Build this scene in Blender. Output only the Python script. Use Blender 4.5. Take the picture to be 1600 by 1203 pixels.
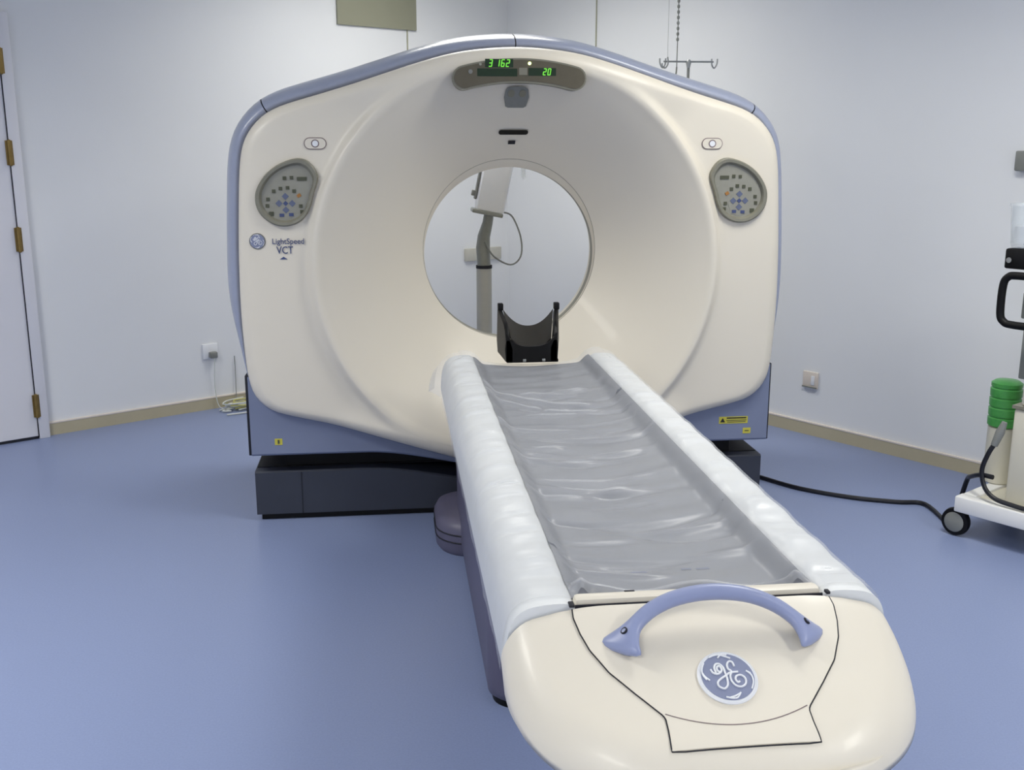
import bpy, bmesh, math, random
from mathutils import Vector, Matrix
R = math.radians; PI = math.pi
rnd = random.Random(7)
S = bpy.context.scene
for o in list(bpy.data.objects): bpy.data.objects.remove(o)
COL = S.collection

# ------------------------------------------------------------ camera
cam_d = bpy.data.cameras.new('camera'); cam = bpy.data.objects.new('camera', cam_d); COL.objects.link(cam)
cam_d.sensor_width = 36; cam_d.lens = 36 * 1620 / 1600; cam_d.clip_start = .05
th, yaw = R(12.916), R(6.692)
Fv = Vector((math.sin(yaw)*math.cos(th), math.cos(yaw)*math.cos(th), -math.sin(th)))
Rv = Vector((math.cos(yaw), -math.sin(yaw), 0)); Uv = Rv.cross(Fv)
cam.matrix_world = Matrix(((Rv.x, Uv.x, -Fv.x, -.4995), (Rv.y, Uv.y, -Fv.y, -4.05), (Rv.z, Uv.z, -Fv.z, 1.5074), (0, 0, 0, 1)))
S.camera = cam
# ------------------------------------------------------------ world, exposure
W = bpy.data.worlds.new('world'); S.world = W; W.use_nodes = True
W.node_tree.nodes['Background'].inputs[0].default_value = (.6, .7, 1, 1); W.node_tree.nodes['Background'].inputs[1].default_value = .1
S.view_settings.view_transform = 'Standard'; S.view_settings.look = 'None'
S.view_settings.gamma = 1; S.view_settings.use_curve_mapping = False
S.view_settings.exposure = 0.42
# ------------------------------------------------------------ room frame (u along left wall, v along right wall)
COR = Vector((.3296, 3.281, 0)); UL = Vector((-math.cos(R(32.6)), -math.sin(R(32.6)), 0)); UR = Vector((math.sin(R(32.6)), -math.cos(R(32.6)), 0))
CEIL = 2.85; LU, LV = 7.2, 8.6
def rp(u, v, z=0): return COR + UL*u + UR*v + Vector((0, 0, z))
ROOM_ROT = math.atan2(UR.y, UR.x)
LAMPS = [(1.3, 1.3, 14), (1.7, 4.2, 19), (5.0, 2.4, 32), (2.4, 7.4, 36), (6.2, 6.2, 42)]  # first entry is an extra lamp added to brighten the view through the bore
LCOL = (1, .985, .93)
for (u, v, p) in LAMPS:
    ld = bpy.data.lights.new('ceiling_lamp_light', 'AREA'); ld.shape = 'RECTANGLE'; ld.size = 1.16; ld.size_y = .56
    ld.energy = p; ld.color = LCOL; ld.spread = R(146)
    lo = bpy.data.objects.new('ceiling_lamp_light', ld); COL.objects.link(lo); lo.location = rp(u, v, CEIL-.035); lo.rotation_euler = (0, 0, ROOM_ROT)

# ------------------------------------------------------------ materials
def srgb(r, g, b):
    f = lambda c: (c/255/12.92) if c/255 <= .04045 else ((c/255+.055)/1.055)**2.4
    return (f(r), f(g), f(b), 1)
def mat(name, col, rough=.5, metal=0, spec=.5, noise=0, nscale=40, bump=0, bscale=200, coat=0, emit=None, estr=0):
    m = bpy.data.materials.new(name); m.use_nodes = True; nt = m.node_tree; b = nt.nodes['Principled BSDF']
    b.inputs['Base Color'].default_value = srgb(*col); b.inputs['Roughness'].default_value = rough; b.inputs['Metallic'].default_value = metal
    b.inputs['Specular IOR Level'].default_value = spec; b.inputs['Coat Weight'].default_value = coat
    if noise:
        tc = nt.nodes.new('ShaderNodeTexCoord'); n = nt.nodes.new('ShaderNodeTexNoise'); n.inputs['Scale'].default_value = nscale; n.inputs['Detail'].default_value = 4
        mx = nt.nodes.new('ShaderNodeMix'); mx.data_type = 'RGBA'
        mx.inputs[6].default_value = srgb(*[max(0, c-noise) for c in col]); mx.inputs[7].default_value = srgb(*[min(255, c+noise) for c in col])
        nt.links.new(tc.outputs['Object'], n.inputs['Vector']); nt.links.new(n.outputs['Fac'], mx.inputs[0]); nt.links.new(mx.outputs[2], b.inputs['Base Color'])
    if bump:
        tc = nt.nodes.new('ShaderNodeTexCoord'); n = nt.nodes.new('ShaderNodeTexNoise'); n.inputs['Scale'].default_value = bscale
        bp = nt.nodes.new('ShaderNodeBump'); bp.inputs['Strength'].default_value = bump; bp.inputs['Distance'].default_value = .002
        nt.links.new(tc.outputs['Object'], n.inputs['Vector']); nt.links.new(n.outputs['Fac'], bp.inputs['Height']); nt.links.new(bp.outputs[0], b.inputs['Normal'])
    if emit: b.inputs['Emission Color'].default_value = srgb(*emit); b.inputs['Emission Strength'].default_value = estr
    return m
M = dict(
 wall=mat('wall_paint', (230, 232, 235), .6, noise=3, nscale=2, bump=.1, bscale=90),
 ceil=mat('ceiling_paint', (225, 226, 224), .8, noise=2),
 floor=mat('vinyl_floor', (130, 143, 179), .36, spec=.4, noise=7, nscale=160),
 base=mat('skirting', (186, 177, 150), .5, noise=6, nscale=6),
 basetop=mat('skirting_top', (226, 216, 206), .5, noise=3),
 door=mat('door_paint', (224, 224, 230), .5, noise=3, nscale=3),
 brass=mat('aged_brass', (140, 116, 66), .4, .7, noise=12),
 cream=mat('cream_plastic', (225, 218, 203), .4, spec=.42, noise=2, nscale=3, coat=.06),
 creamring=mat('tunnel_ring', (200, 194, 180), .4, noise=4),
 blue=mat('lavender_shell', (152, 159, 180), .3, spec=.5, noise=3, coat=.15),
 blueskirt=mat('slate_blue_panel', (120, 129, 155), .4, noise=4, nscale=8),
 bluehandle=mat('lavender_handle', (144, 153, 188), .35, noise=3, nscale=20),
 gap=mat('joint_shadow_rubber', (22, 24, 34), .7, noise=3),
 black=mat('black_plastic', (8, 8, 10), .5, spec=.25, noise=4),
 basedark=mat('charcoal_base', (50, 54, 66), .5, noise=4, nscale=5),
 olive=mat('olive_bezel', (128, 126, 112), .4, noise=5),
 olived=mat('olive_keypad', (144, 143, 132), .45, noise=5),
 dispm=mat('display_window', (92, 86, 70), .3, noise=6, nscale=30),
 lcd=mat('display_dark', (24, 46, 22), .3, noise=6, nscale=80),
 green=mat('green_digits', (60, 140, 30), .5, emit=(130, 235, 80), estr=.55),
 led=mat('indicator_glow', (230, 255, 170), .5, emit=(225, 255, 150), estr=2.2),
 key=mat('dark_key', (74, 76, 58), .5, noise=8),
 keyblue=mat('blue_key', (92, 100, 126), .5, noise=8),
 keyor=mat('amber_key', (160, 110, 50), .5, noise=8),
 navy=mat('navy_print', (62, 74, 116), .5, noise=4),
 grey=mat('grey_plastic', (128, 130, 126), .4, noise=6),
 emblem=mat('emblem_blue', (128, 135, 162), .35, noise=4),
 white=mat('white_plastic', (232, 234, 238), .35, noise=2),
 outline=mat('outline_print', (120, 104, 104), .5, noise=4),
 yellow=mat('yellow_label', (196, 188, 70), .5, noise=8),
 pad=mat('grey_pad', (106, 109, 118), .55, noise=4, nscale=12),
 whitepad=mat('white_side_pad', (224, 226, 226), .5, noise=2),
 ped=mat('purple_grey_casing', (92, 90, 112), .45, noise=4, nscale=6),
 steel=mat('brushed_steel', (170, 172, 170), .3, .8, noise=8),
 steeld=mat('dull_pole_metal', (136, 138, 132), .4, .4, noise=8),
 beige=mat('beige_board', (172, 170, 146), .6, noise=4, nscale=5),
 cartcream=mat('cart_enamel', (214, 210, 194), .4, noise=3, nscale=5),
 cartwhite=mat('cart_white', (236, 236, 234), .4, noise=2),
 cable=mat('black_cable', (14, 15, 24), .4, noise=4),
 wcable=mat('white_cable', (206, 210, 206), .4, noise=6),
 greenp=mat('green_canister', (76, 160, 78), .35, noise=18, nscale=30),
 lamp=mat('lamp_diffuser', (240, 240, 236), .5, emit=(255, 252, 240), estr=4),
 brown=mat('dark_liner', (30, 27, 22), .6, noise=5),
)
def mix_mat(name, diff, alpha, rough, bump=0):
    m = bpy.data.materials.new(name); m.use_nodes = True; nt = m.node_tree; out = nt.nodes['Material Output']; b = nt.nodes['Principled BSDF']
    b.inputs['Base Color'].default_value = srgb(*diff); b.inputs['Roughness'].default_value = rough
    t = nt.nodes.new('ShaderNodeBsdfTransparent'); mx = nt.nodes.new('ShaderNodeMixShader'); tc = nt.nodes.new('ShaderNodeTexCoord')
    n = nt.nodes.new('ShaderNodeTexNoise'); n.inputs['Scale'].default_value = 9
    mr = nt.nodes.new('ShaderNodeMapRange'); mr.inputs['To Min'].default_value = alpha-.05; mr.inputs['To Max'].default_value = alpha+.05
    nt.links.new(tc.outputs['Object'], n.inputs['Vector']); nt.links.new(n.outputs['Fac'], mr.inputs['Value']); nt.links.new(mr.outputs[0], mx.inputs[0])
    nt.links.new(t.outputs[0], mx.inputs[1]); nt.links.new(b.outputs[0], mx.inputs[2]); nt.links.new(mx.outputs[0], out.inputs['Surface'])
    if bump:
        n2 = nt.nodes.new('ShaderNodeTexNoise'); n2.inputs['Scale'].default_value = 14; n2.inputs['Detail'].default_value = 5
        mp = nt.nodes.new('ShaderNodeMapping'); mp.inputs['Scale'].default_value = (1, 3.2, 1)
        bp = nt.nodes.new('ShaderNodeBump'); bp.inputs['Strength'].default_value = bump; bp.inputs['Distance'].default_value = .01
        nt.links.new(tc.outputs['Object'], mp.inputs[0]); nt.links.new(mp.outputs[0], n2.inputs['Vector']); nt.links.new(n2.outputs['Fac'], bp.inputs['Height']); nt.links.new(bp.outputs[0], b.inputs['Normal'])
    return m
M['film'] = mix_mat('clear_plastic_film', (226, 228, 232), .29, .24, .14)
M['jar'] = mix_mat('clear_jar', (225, 232, 236), .3, .08)

# ------------------------------------------------------------ helpers
def link(name, me, m, parent=None, smooth=True, sharp=None):
    o = bpy.data.objects.new(name, me); COL.objects.link(o)
    if m: me.materials.append(m)
    if smooth:
        for p in me.polygons: p.use_smooth = True
        if sharp: me.set_sharp_from_angle(angle=R(sharp))
    if parent:
        o.parent = parent
        if parent.type == 'MESH' or True:
            w = Matrix.Identity(4); p = parent
            while p: w = Matrix.LocRotScale(p.location, p.rotation_euler, p.scale) @ w; p = p.parent
            if o.parent is not None and not o.get('local'): o['_w'] = 0
    return o
def mesh(name, V, Fc, m, parent=None, smooth=True, sharp=35):
    me = bpy.data.meshes.new(name); me.from_pydata([tuple(v) for v in V], [], Fc); me.update()
    bm = bmesh.new(); bm.from_mesh(me); bmesh.ops.remove_doubles(bm, verts=bm.verts, dist=1e-6); bmesh.ops.recalc_face_normals(bm, faces=bm.faces); bm.to_mesh(me); bm.free()
    o = bpy.data.objects.new(name, me); COL.objects.link(o); me.materials.append(m)
    if smooth:
        for p in me.polygons: p.use_smooth = True
        if sharp: me.set_sharp_from_angle(angle=R(sharp))
    if parent: o.parent = parent; rebase(o)
    return o
def world_of(p):
    w = Matrix.Identity(4)
    while p: w = Matrix.LocRotScale(p.location, p.rotation_euler, p.scale) @ w; p = p.parent
    return w
def rebase(o):      # vertices were given in world space; keep them there under the parent
    o.data.transform(world_of(o.parent).inverted())
def thing(name, label, cat, loc=(0, 0, 0), rz=0, group=None):
    o = bpy.data.objects.new(name, None); COL.objects.link(o); o.location = loc; o.rotation_euler = (0, 0, rz); o.empty_display_size = .1
    o['label'] = label; o['category'] = cat
    if group: o['group'] = group
    return o
def tag(o, label, cat, group=None):
    o['label'] = label; o['category'] = cat
    if group: o['group'] = group
    return o
def grid(rows, closed_u=False, closed_v=False):
    n = len(rows); k = len(rows[0]); V = [v for r in rows for v in r]; Fc = []
    for i in range(n if closed_v else n-1):
        for j in range(k if closed_u else k-1):
            a = i*k+j; b = i*k+(j+1) % k; c = ((i+1) % n)*k+(j+1) % k; d = ((i+1) % n)*k+j; Fc.append((a, b, c, d))
    return V, Fc
class MB:           # collects several shapes into one mesh
    def __init__(s): s.V = []; s.F = []
    def add(s, V, Fc):
        n = len(s.V); s.V += [tuple(v) for v in V]; s.F += [tuple(i+n for i in f) for f in Fc]; return s
    def box(s, c, d, X=Vector((1, 0, 0)), Y=Vector((0, 1, 0)), Z=Vector((0, 0, 1)), bev=0):
        c = Vector(c); h = [q/2 for q in d]; bm = bmesh.new()
        vs = [bm.verts.new((i*h[0], j*h[1], k*h[2])) for i in (-1, 1) for j in (-1, 1) for k in (-1, 1)]
        for f in ((0, 1, 3, 2), (4, 6, 7, 5), (0, 4, 5, 1), (2, 3, 7, 6), (0, 2, 6, 4), (1, 5, 7, 3)): bm.faces.new([vs[i] for i in f])
        if bev: bmesh.ops.bevel(bm, geom=list(bm.edges), offset=bev, segments=2, affect='EDGES', profile=.5)
        bm.verts.index_update()
        s.add([c+X*v.co.x+Y*v.co.y+Z*v.co.z for v in bm.verts], [[v.index for v in f.verts] for f in bm.faces]); bm.free(); return s
    def tube(s, pts, r, n=10, closed=False, flat=None, up=None):
        P = [Vector(p) for p in pts]; m = len(P); rows = []; pu = None
        for i, p in enumerate(P):
            a = P[(i-1) % m] if closed or i else P[i]; b = P[(i+1) % m] if closed or i < m-1 else P[i]; t = (b-a).normalized()
            if up is not None: u = (Vector(up) - t*Vector(up).dot(t)).normalized()
            elif pu is None:
                u = Vector((0, 0, 1)) if abs(t.z) < .9 else Vector((1, 0, 0)); u = (u-t*u.dot(t)).normalized()
            else: u = (pu-t*pu.dot(t)).normalized()
            pu = u; w = t.cross(u); ri = r[i] if isinstance(r, (list, tuple)) else r; fi = (flat[i] if isinstance(flat, (list, tuple)) else flat) if flat is not None else ri
            rows.append([p+w*(ri*math.cos(q))+u*(fi*math.sin(q)) for q in [2*PI*j/n for j in range(n)]])
        V, Fc = grid(rows, closed_u=True, closed_v=closed)
        if not closed: Fc += [tuple(range(n))[::-1], tuple((m-1)*n+j for j in range(n))]
        return s.add(V, Fc)
    def lathe(s, prof, c=(0, 0, 0), n=32, axis=Vector((0, 0, 1)), X=None):
        c = Vector(c); axis = axis.normalized(); X = X or (Vector((1, 0, 0)) if abs(axis.x) < .9 else Vector((0, 1, 0))); X = (X-axis*X.dot(axis)).normalized(); Y = axis.cross(X)
        rows = [[c+axis*h+(X*math.cos(2*PI*j/n)+Y*math.sin(2*PI*j/n))*max(r, 1e-4) for j in range(n)] for r, h in prof]
        V, Fc = grid(rows, closed_u=True); k = len(prof)
        Fc += [tuple(range(n))[::-1], tuple((k-1)*n+j for j in range(n))]
        return s.add(V, Fc)
    def build(s, name, m, parent=None, smooth=True, sharp=35): return mesh(name, s.V, s.F, M[m] if isinstance(m, str) else m, parent, smooth, sharp)
def struct(o): o['kind'] = 'structure'; return o
def smooth_path(P, k=6, closed=False):
    P = [Vector(p) for p in P]; n = len(P); out = []
    for i in range(n if closed else n-1):
        g = lambda j: P[j % n] if closed else P[max(0, min(n-1, j))]
        a, b, c, d = g(i-1), g(i), g(i+1), g(i+2)
        for q in range(k):
            t = q/k; out.append(.5*((2*b)+(c-a)*t+(2*a-5*b+4*c-d)*t*t+(3*b-a-3*c+d)*t**3))
    if not closed: out.append(P[-1])
    return out
def prism(outer, y0, y1, f=None, bev=0):       # outline in (x, z); front at y0, back at y1
    n = len(outer); mb = MB(); rows = []
    cx = sum(p[0] for p in outer)/n; cz = sum(p[1] for p in outer)/n
    fy = f or (lambda x, z: 0)
    def ring(k, y): return [Vector((cx+(x-cx)*k, y+fy(x, z), cz+(z-cz)*k)) for x, z in outer]
    if bev: rows = [ring(1, y1), ring(1, y0+bev), ring(1-.3*bev/.05, y0+bev*.3), ring(1-bev/.1, y0)]
    else: rows = [ring(1, y1), ring(1, y0)]
    V, Fc = grid(rows, closed_u=True); m = len(rows)
    Fc += [tuple(range(n)), tuple((m-1)*n+j for j in range(n))]
    return mb.add(V, Fc)

# ============================================================ SETTING
def slab(name, a, b, z0, z1, t, m, kind=True):      # wall between plan points a and b, thickness t outward (right-hand side)
    a = Vector(a); b = Vector(b); d = (b-a).normalized(); n = Vector((d.y, -d.x, 0)); L = (b-a).length
    o = MB().box((a+b)/2+n*t/2+Vector((0, 0, (z0+z1)/2)), (L, abs(t), z1-z0), d, n).build(name, m, smooth=False)
    return struct(o)
pc = [rp(-.15, -.15), rp(LU+.15, -.15), rp(LU+.15, LV+.15), rp(-.15, LV+.15)]
struct(MB().add(pc+[p-Vector((0, 0, .1)) for p in pc], [(0, 1, 2, 3), (4, 5, 6, 7), (0, 1, 5, 4), (1, 2, 6, 5), (2, 3, 7, 6), (3, 0, 4, 7)]).build('floor', 'floor', smooth=False))
struct(MB().add([p+Vector((0, 0, CEIL)) for p in pc]+[p+Vector((0, 0, CEIL+.1)) for p in pc], [(0, 1, 2, 3), (4, 5, 6, 7), (0, 1, 5, 4), (1, 2, 6, 5), (2, 3, 7, 6), (3, 0, 4, 7)]).build('ceiling', 'ceil', smooth=False))
def wall(name, c, d, X, Y): struct(MB().box(c, d, X, Y).build(name, 'wall', smooth=False))
wall('wall_left', rp(LU/2, -.075, CEIL/2), (LU+.3, .15, CEIL), UL, UR)
wall('wall_right', rp(-.075, LV/2, CEIL/2), (.15, LV, CEIL), UL, UR)
wall('wall_rear', rp(LU/2, LV+.075, CEIL/2), (LU+.3, .15, CEIL), UL, UR)
wall('wall_front', rp(LU+.075, LV/2, CEIL/2), (.15, LV, CEIL), UL, UR)
def baseboard(name, p, q, inward):
    d = (q-p).normalized(); L = (q-p).length
    o = MB().box((p+q)/2+inward*.006+Vector((0, 0, .032)), (L, .012, .064), d, inward).build(name, 'base', smooth=False); struct(o)
    t = MB().box((p+q)/2+inward*.007+Vector((0, 0, .068)), (L, .014, .010), d, inward, bev=.002).build('top_edge', 'basetop', o)
baseboard('baseboard_left', rp(3.17, 0), rp(.013, 0), UR)
baseboard('baseboard_right', rp(0, 0), rp(0, LV), UL)
for i, p in enumerate((rp(.815, .003), rp(.003, .87))):
    struct(MB().box(p+Vector((0, 0, CEIL/2+.04)), (.007, .006, CEIL-.09), UL if i == 0 else UR, UR if i == 0 else UL).build('trim_%d' % (i+1), mat('joint_strip', (166, 166, 146), .5, noise=4), smooth=False))
# door with frame and four hinges
dr = struct(MB().box(rp(3.235+.46, .02, 1.055), (.92, .04, 2.08), UL, UR, bev=.003).build('door_1', 'door', smooth=False))
MB().box(rp(3.205, .024, 1.075), (.055, .048, 2.15), UL, UR, bev=.004).box(rp(4.19, .024, 1.075), (.055, .048, 2.15), UL, UR, bev=.004).box(rp(3.6975, .024, 2.125), (.93, .048, .05), UL, UR, bev=.004).build('door_frame', 'door', dr)
MB().box(rp(3.697, .018, .008), (.92, .04, .014), UL, UR).box(rp(3.2335, .024, 1.05), (.004, .044, 2.08), UL, UR).build('door_gap', 'gap', dr, smooth=False)
for z in (1.92, 1.48, 1.05, .18):
    MB().tube([rp(3.233, .052, z-.065), rp(3.233, .052, z-.06), rp(3.233, .052, z+.06), rp(3.233, .052, z+.065)], [.004, .010, .010, .004], 12).box(rp(3.233, .046, z), (.034, .006, .12), UL, UR).build('hinge', 'brass', dr)
MB().tube([rp(4.08, .04, 1.05), rp(4.08, .09, 1.05), rp(3.98, .09, 1.05)], .009, 10).build('door_handle', 'steel', dr)
# ceiling lamps; the corner one is an added light behind the gantry
for (u, v, p), w in zip(LAMPS, ('corner behind the gantry, unseen and added to brighten the bore view', 'right side above the table', 'left side before the gantry', 'right side near the viewer', 'left side near the viewer')):
    t = thing('ceiling_lamp', 'rectangular recessed ceiling lamp over the %s' % w, 'ceiling light', rp(u, v, CEIL-.001), ROOM_ROT, 'ceiling lamps')
    mb = MB()
    for (a, b, c, d) in ((0, .3, 1.28, .03), (0, -.3, 1.28, .03), (.625, 0, .03, .6), (-.625, 0, .03, .6)):
        mb.box(rp(u, v, CEIL-.016)+UR*a+UL*b, (c, d, .03), UR, UL, bev=.003)
    mb.build('frame', 'white', t)
    MB().box(rp(u, v, CEIL-.012), (1.22, .57, .012), UR, UL).build('diffuser', 'lamp', t)

# ============================================================ GANTRY
CX, CZ = 0, 1.087
half = [(0, 1.877), (.13, 1.87), (.25, 1.852), (.37, 1.820), (.5, 1.779), (.62, 1.741), (.74, 1.706), (.83, 1.680), (.90, 1.657), (.96, 1.625), (1.01, 1.575), (1.04, 1.52), (1.056, 1.45), (1.067, 1.33), (1.08, 1.1),
        (1.084, .9), (1.08, .75), (1.07, .62), (1.048, .545), (1.0, .492), (.93, .462), (.72, .410), (.54, .358), (.24, .265), (.1, .240), (0, .236)]
loop2 = [Vector((x, 0, z)) for x, z in half] + [Vector((-x, 0, z)) for x, z in half[-2:0:-1]]
sm = smooth_path(loop2, 8, closed=True)
def ray_r(a):
    dx, dz = math.cos(a), math.sin(a); best = None
    for i in range(len(sm)):
        p = sm[i]; q = sm[(i+1) % len(sm)]; ex, ez = q.x-p.x, q.z-p.z; px, pz = p.x-CX, p.z-CZ
        den = dx*ez-dz*ex
        if abs(den) < 1e-9: continue
        t = (px*ez-pz*ex)/den; s_ = (px*dz-pz*dx)/den
        if t > 0 and -1e-6 <= s_ <= 1+1e-6: best = t if best is None else max(best, t)
    return best
NA = 288
ANG = [PI/2-2*PI*i/NA for i in range(NA)]
RO = [ray_r(a) for a in ANG]
def ro(a):
    t = ((PI/2-a) % (2*PI))/(2*PI)*NA; i = int(t) % NA; f = t-int(t); return RO[i]*(1-f)+RO[(i+1) % NA]*f
def rb(a): return 1/math.sqrt((math.cos(a)/.363)**2+(math.sin(a)/.374)**2)
YB = .29; PROUD = -.028; DZ = CZ-1.052
def ridge(a): return -DZ*math.sin(a)+math.sqrt(.79**2-(DZ*math.cos(a))**2)
def rridge(a, Ro):
    A, B = ridge(a), Ro-.05; k = .03; h = max(0, min(1, .5+.5*(B-A)/k)); return B*(1-h)+A*h-k*h*(1-h)
def ss(t): t = max(0, min(1, t)); return t*t*(3-2*t)
def cover_profile(a, r):      # depth of the front cover at angle a, radius r
    Ro = ro(a); Rr = rridge(a, Ro); amp = ss((Ro-.055-Rr)/.16)
    if r <= Rr:
        s_ = max(0, (Rr-r)/(Rr-rb(a))); return PROUD*.9+(YB-PROUD*.9)*(s_**1.22)*ss(s_/.10+.001)**.5
    e = Ro-r; face = PROUD*.9+(.008-PROUD)*ss((r-Rr)/.040)*amp
    rad = .055
    if e < rad: face = face+rad*(1-math.sqrt(max(0, 1-((rad-e)/rad)**2)))
    return face
def cover_y(x, z):
    a = math.atan2(z-CZ, x-CX); return cover_profile(a, math.hypot(x-CX, z-CZ))
gan = thing('gantry', 'cream and lavender scanner gantry with a round open bore, standing before the room corner', 'scanner', (0, .5, 0))
rows = []
def ring_r(f): return [Vector((CX+math.cos(a)*f(i, a), cover_profile(a, f(i, a)), CZ+math.sin(a)*f(i, a))) for i, a in enumerate(ANG)]
for k in range(0, 41):
    t = (k/40)**.8; rows.append(ring_r(lambda i, a: rb(a)+(rridge(a, RO[i])-rb(a))*t))
for k in range(1, 15):
    t = (k/14)**1.5; rows.append(ring_r(lambda i, a: rridge(a, RO[i])+(RO[i]-.048-rridge(a, RO[i]))*t))
for e in (.042, .034, .024, .015, .008, .003, .0): rows.append(ring_r(lambda i, a: RO[i]-e))
rows.append([Vector((v.x, .13, v.z)) for v in rows[-1]])
V, Fc = grid(rows, closed_u=True)
front = mesh('front_cover', V, Fc, M['cream'], gan, sharp=None)
# outline with normals
def offs(o, y, kf=None, idx=None):
    out = []
    pts = [Vector((CX+math.cos(a)*r, 0, CZ+math.sin(a)*r)) for a, r in zip(ANG, RO)]
    for i in (idx if idx is not None else range(NA)):
        p = pts[i % NA]; t = pts[(i+1) % NA]-pts[(i-1) % NA]; n = Vector((-t.z, 0, t.x)).normalized()
        if n.dot(p-Vector((CX, 0, CZ))) < 0: n = -n
        k = kf(p) if kf else 1
        out.append(Vector((p.x+n.x*o*k, y, p.z+n.z*o*k)))
    return out
kf = lambda p: (ss((p.z-.50)/.5)*.9+.1)*(1-.17*ss(p.x/.8)*ss((1.62-p.z)/.2))
zs = [CZ+math.sin(a)*r for a, r in zip(ANG, RO)]; xs = [math.cos(a)*r for a, r in zip(ANG, RO)]
i_end = max(i for i in range(NA//2) if zs[i] > .56)
i_sh = min(i for i in range(NA//2) if xs[i] > .925)
prof = [(-.012, .115), (.003, .098), (.010, .086), (.020, .084), (.032, .094), (.046, .122), (.058, .165), (.067, .22), (.072, .28), (.073, .40), (.073, .62), (.071, .93), (.055, .965), (.02, .985)]
segs = [(0, i_sh, 0), (i_sh, i_end, 0), (-i_sh, 0, 0), (-i_end, -i_sh, 0)]
for a, b, _ in segs:
    idx = list(range(a, b+1)); rows = [offs(o, y, kf, idx) for o, y in prof]
    g = .0022                                   # open joint between neighbouring shell pieces
    for r in rows:
        d0 = (r[1]-r[0]).normalized(); r[0] = r[0]+d0*g; d1 = (r[-2]-r[-1]).normalized(); r[-1] = r[-1]+d1*g
    V, Fc = grid(rows); mesh('shell_panel', V, Fc, M['blue'], gan, sharp=None)
idx = list(range(-i_end, i_end+1))
V, Fc = grid([offs(o, y, kf, idx) for o, y in [(-.03, .10), (-.006, .112), (.012, .118), (.050, .20), (.060, .30), (.060, .93)]]); mesh('joint_liner', V, Fc, M['gap'], gan)
# bore: window ring, throat, rear flare
c = Vector((CX, 0, CZ+.013))
def ringo(e, y): return [Vector((math.cos(a)*(rb(a)+e), y, CZ+math.sin(a)*(rb(a)+e))) for a in ANG]
def ringy(r, y, cz=CZ-.017): return [Vector((math.cos(a)*r, y, cz+math.sin(a)*r)) for a in ANG]
V, Fc = grid([ringo(-.001, YB+.002), ringy(.358, YB+.024), ringy(.3572, YB+.026)], closed_u=True)
mesh('bore_ring', V, Fc, M['cream'], gan)
V, Fc = grid([ringy(.3572, YB+.026), ringy(.357, YB+.075)], closed_u=True); mesh('bore_throat', V, Fc, M['olive'], gan)
MB().tube([v+Vector((0, .001, 0)) for v in ringo(.0004, YB-.0005)[::4]], .0009, 6, closed=True).build('bore_joint', 'olive', gan)
rows = [ringy(.358, YB+.076), ringy(.375, .48), ringy(.45, .80), ringy(.60, .93), ringy(.70, .985)]
rows.append([Vector((v.x, .985, v.z)) for v in offs(-.05, 0)]); rows.append([Vector((v.x, .93, v.z)) for v in offs(0.0, 0)])
V, Fc = grid(rows, closed_u=True); mesh('rear_cover', V, Fc, M['cream'], gan)
# lower slate skirt
bot = [(-1.074, .60), (-1.074, .294), (-.62, .290), (-.42, .268), (-.245, .232), (0, .205), (.245, .232), (.42, .268), (.62, .290), (1.074, .287), (1.074, .60)]
mb = MB(); n = 60; rows = []
def skb(x):
    ax = abs(x); return .292 if ax > .62 else .205+.087*ss(ax/.62)
for y, dz in ((.93, 0), (.062, 0), (.055, .008), (.055, None)):
    rows.append([Vector((x, y, (skb(x)+dz) if dz is not None else .62 if abs(x) > 1.0 else .5 if abs(x) > .75 else .42)) for x in [-1.074+2.148*i/n for i in range(n+1)]])
V, Fc = grid(rows); mb.add(V, Fc)
for sx in (-1, 1): mb.add([(sx*1.074, .055, .30), (sx*1.074, .93, .292), (sx*1.074, .93, .62), (sx*1.074, .055, .62)], [(0, 1, 2, 3)])
mb.build('skirt', 'blueskirt', gan, sharp=30)
for sx in (-1, 1):
    MB().box((sx*1.081, .5, .455), (.012, .85, .33), bev=.002).build('side_joint', 'gap', gan)
# plinth
mb = MB(); n = 48; rows = []
def pt(x): return .212 if abs(x) > .62 else .135+.077*ss(abs(x)/.62)
xsn = [-1.072+2.144*i/n for i in range(n+1)]
rows = [[Vector((x, .10, .028)) for x in xsn], [Vector((x, .10, pt(x)-.006)) for x in xsn], [Vector((x, .106, pt(x))) for x in xsn], [Vector((x, .92, .212)) for x in xsn], [Vector((x, .92, .028)) for x in xsn]]
V, Fc = grid(rows, closed_v=True); mb.add(V, Fc)
for sx in (0, n): mb.add([rows[0][sx], rows[1][sx], rows[2][sx], rows[3][sx], rows[4][sx]], [(0, 1, 2, 3, 4)])
pl = mb.build('plinth', 'basedark', gan, sharp=30)
MB().box((0, .54, .2135), (2.136, .76, .003)).build('plinth_top_shade', 'black', pl, smooth=False)  # black sheet painting in the skirt's shadow on the plinth top
MB().box((0, .51, .0145), (2.11, .78, .027)).build('plinth_foot', 'black', pl, smooth=False)
for sx in (-1, 1): MB().box((sx*.885, .0995, .118), (.003, .003, .178)).build('plinth_joint', 'gap', pl, smooth=False)
MB().box((0, .5, .245), (1.9, .66, .07)).build('underbody', 'black', gan, smooth=False)

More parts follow.
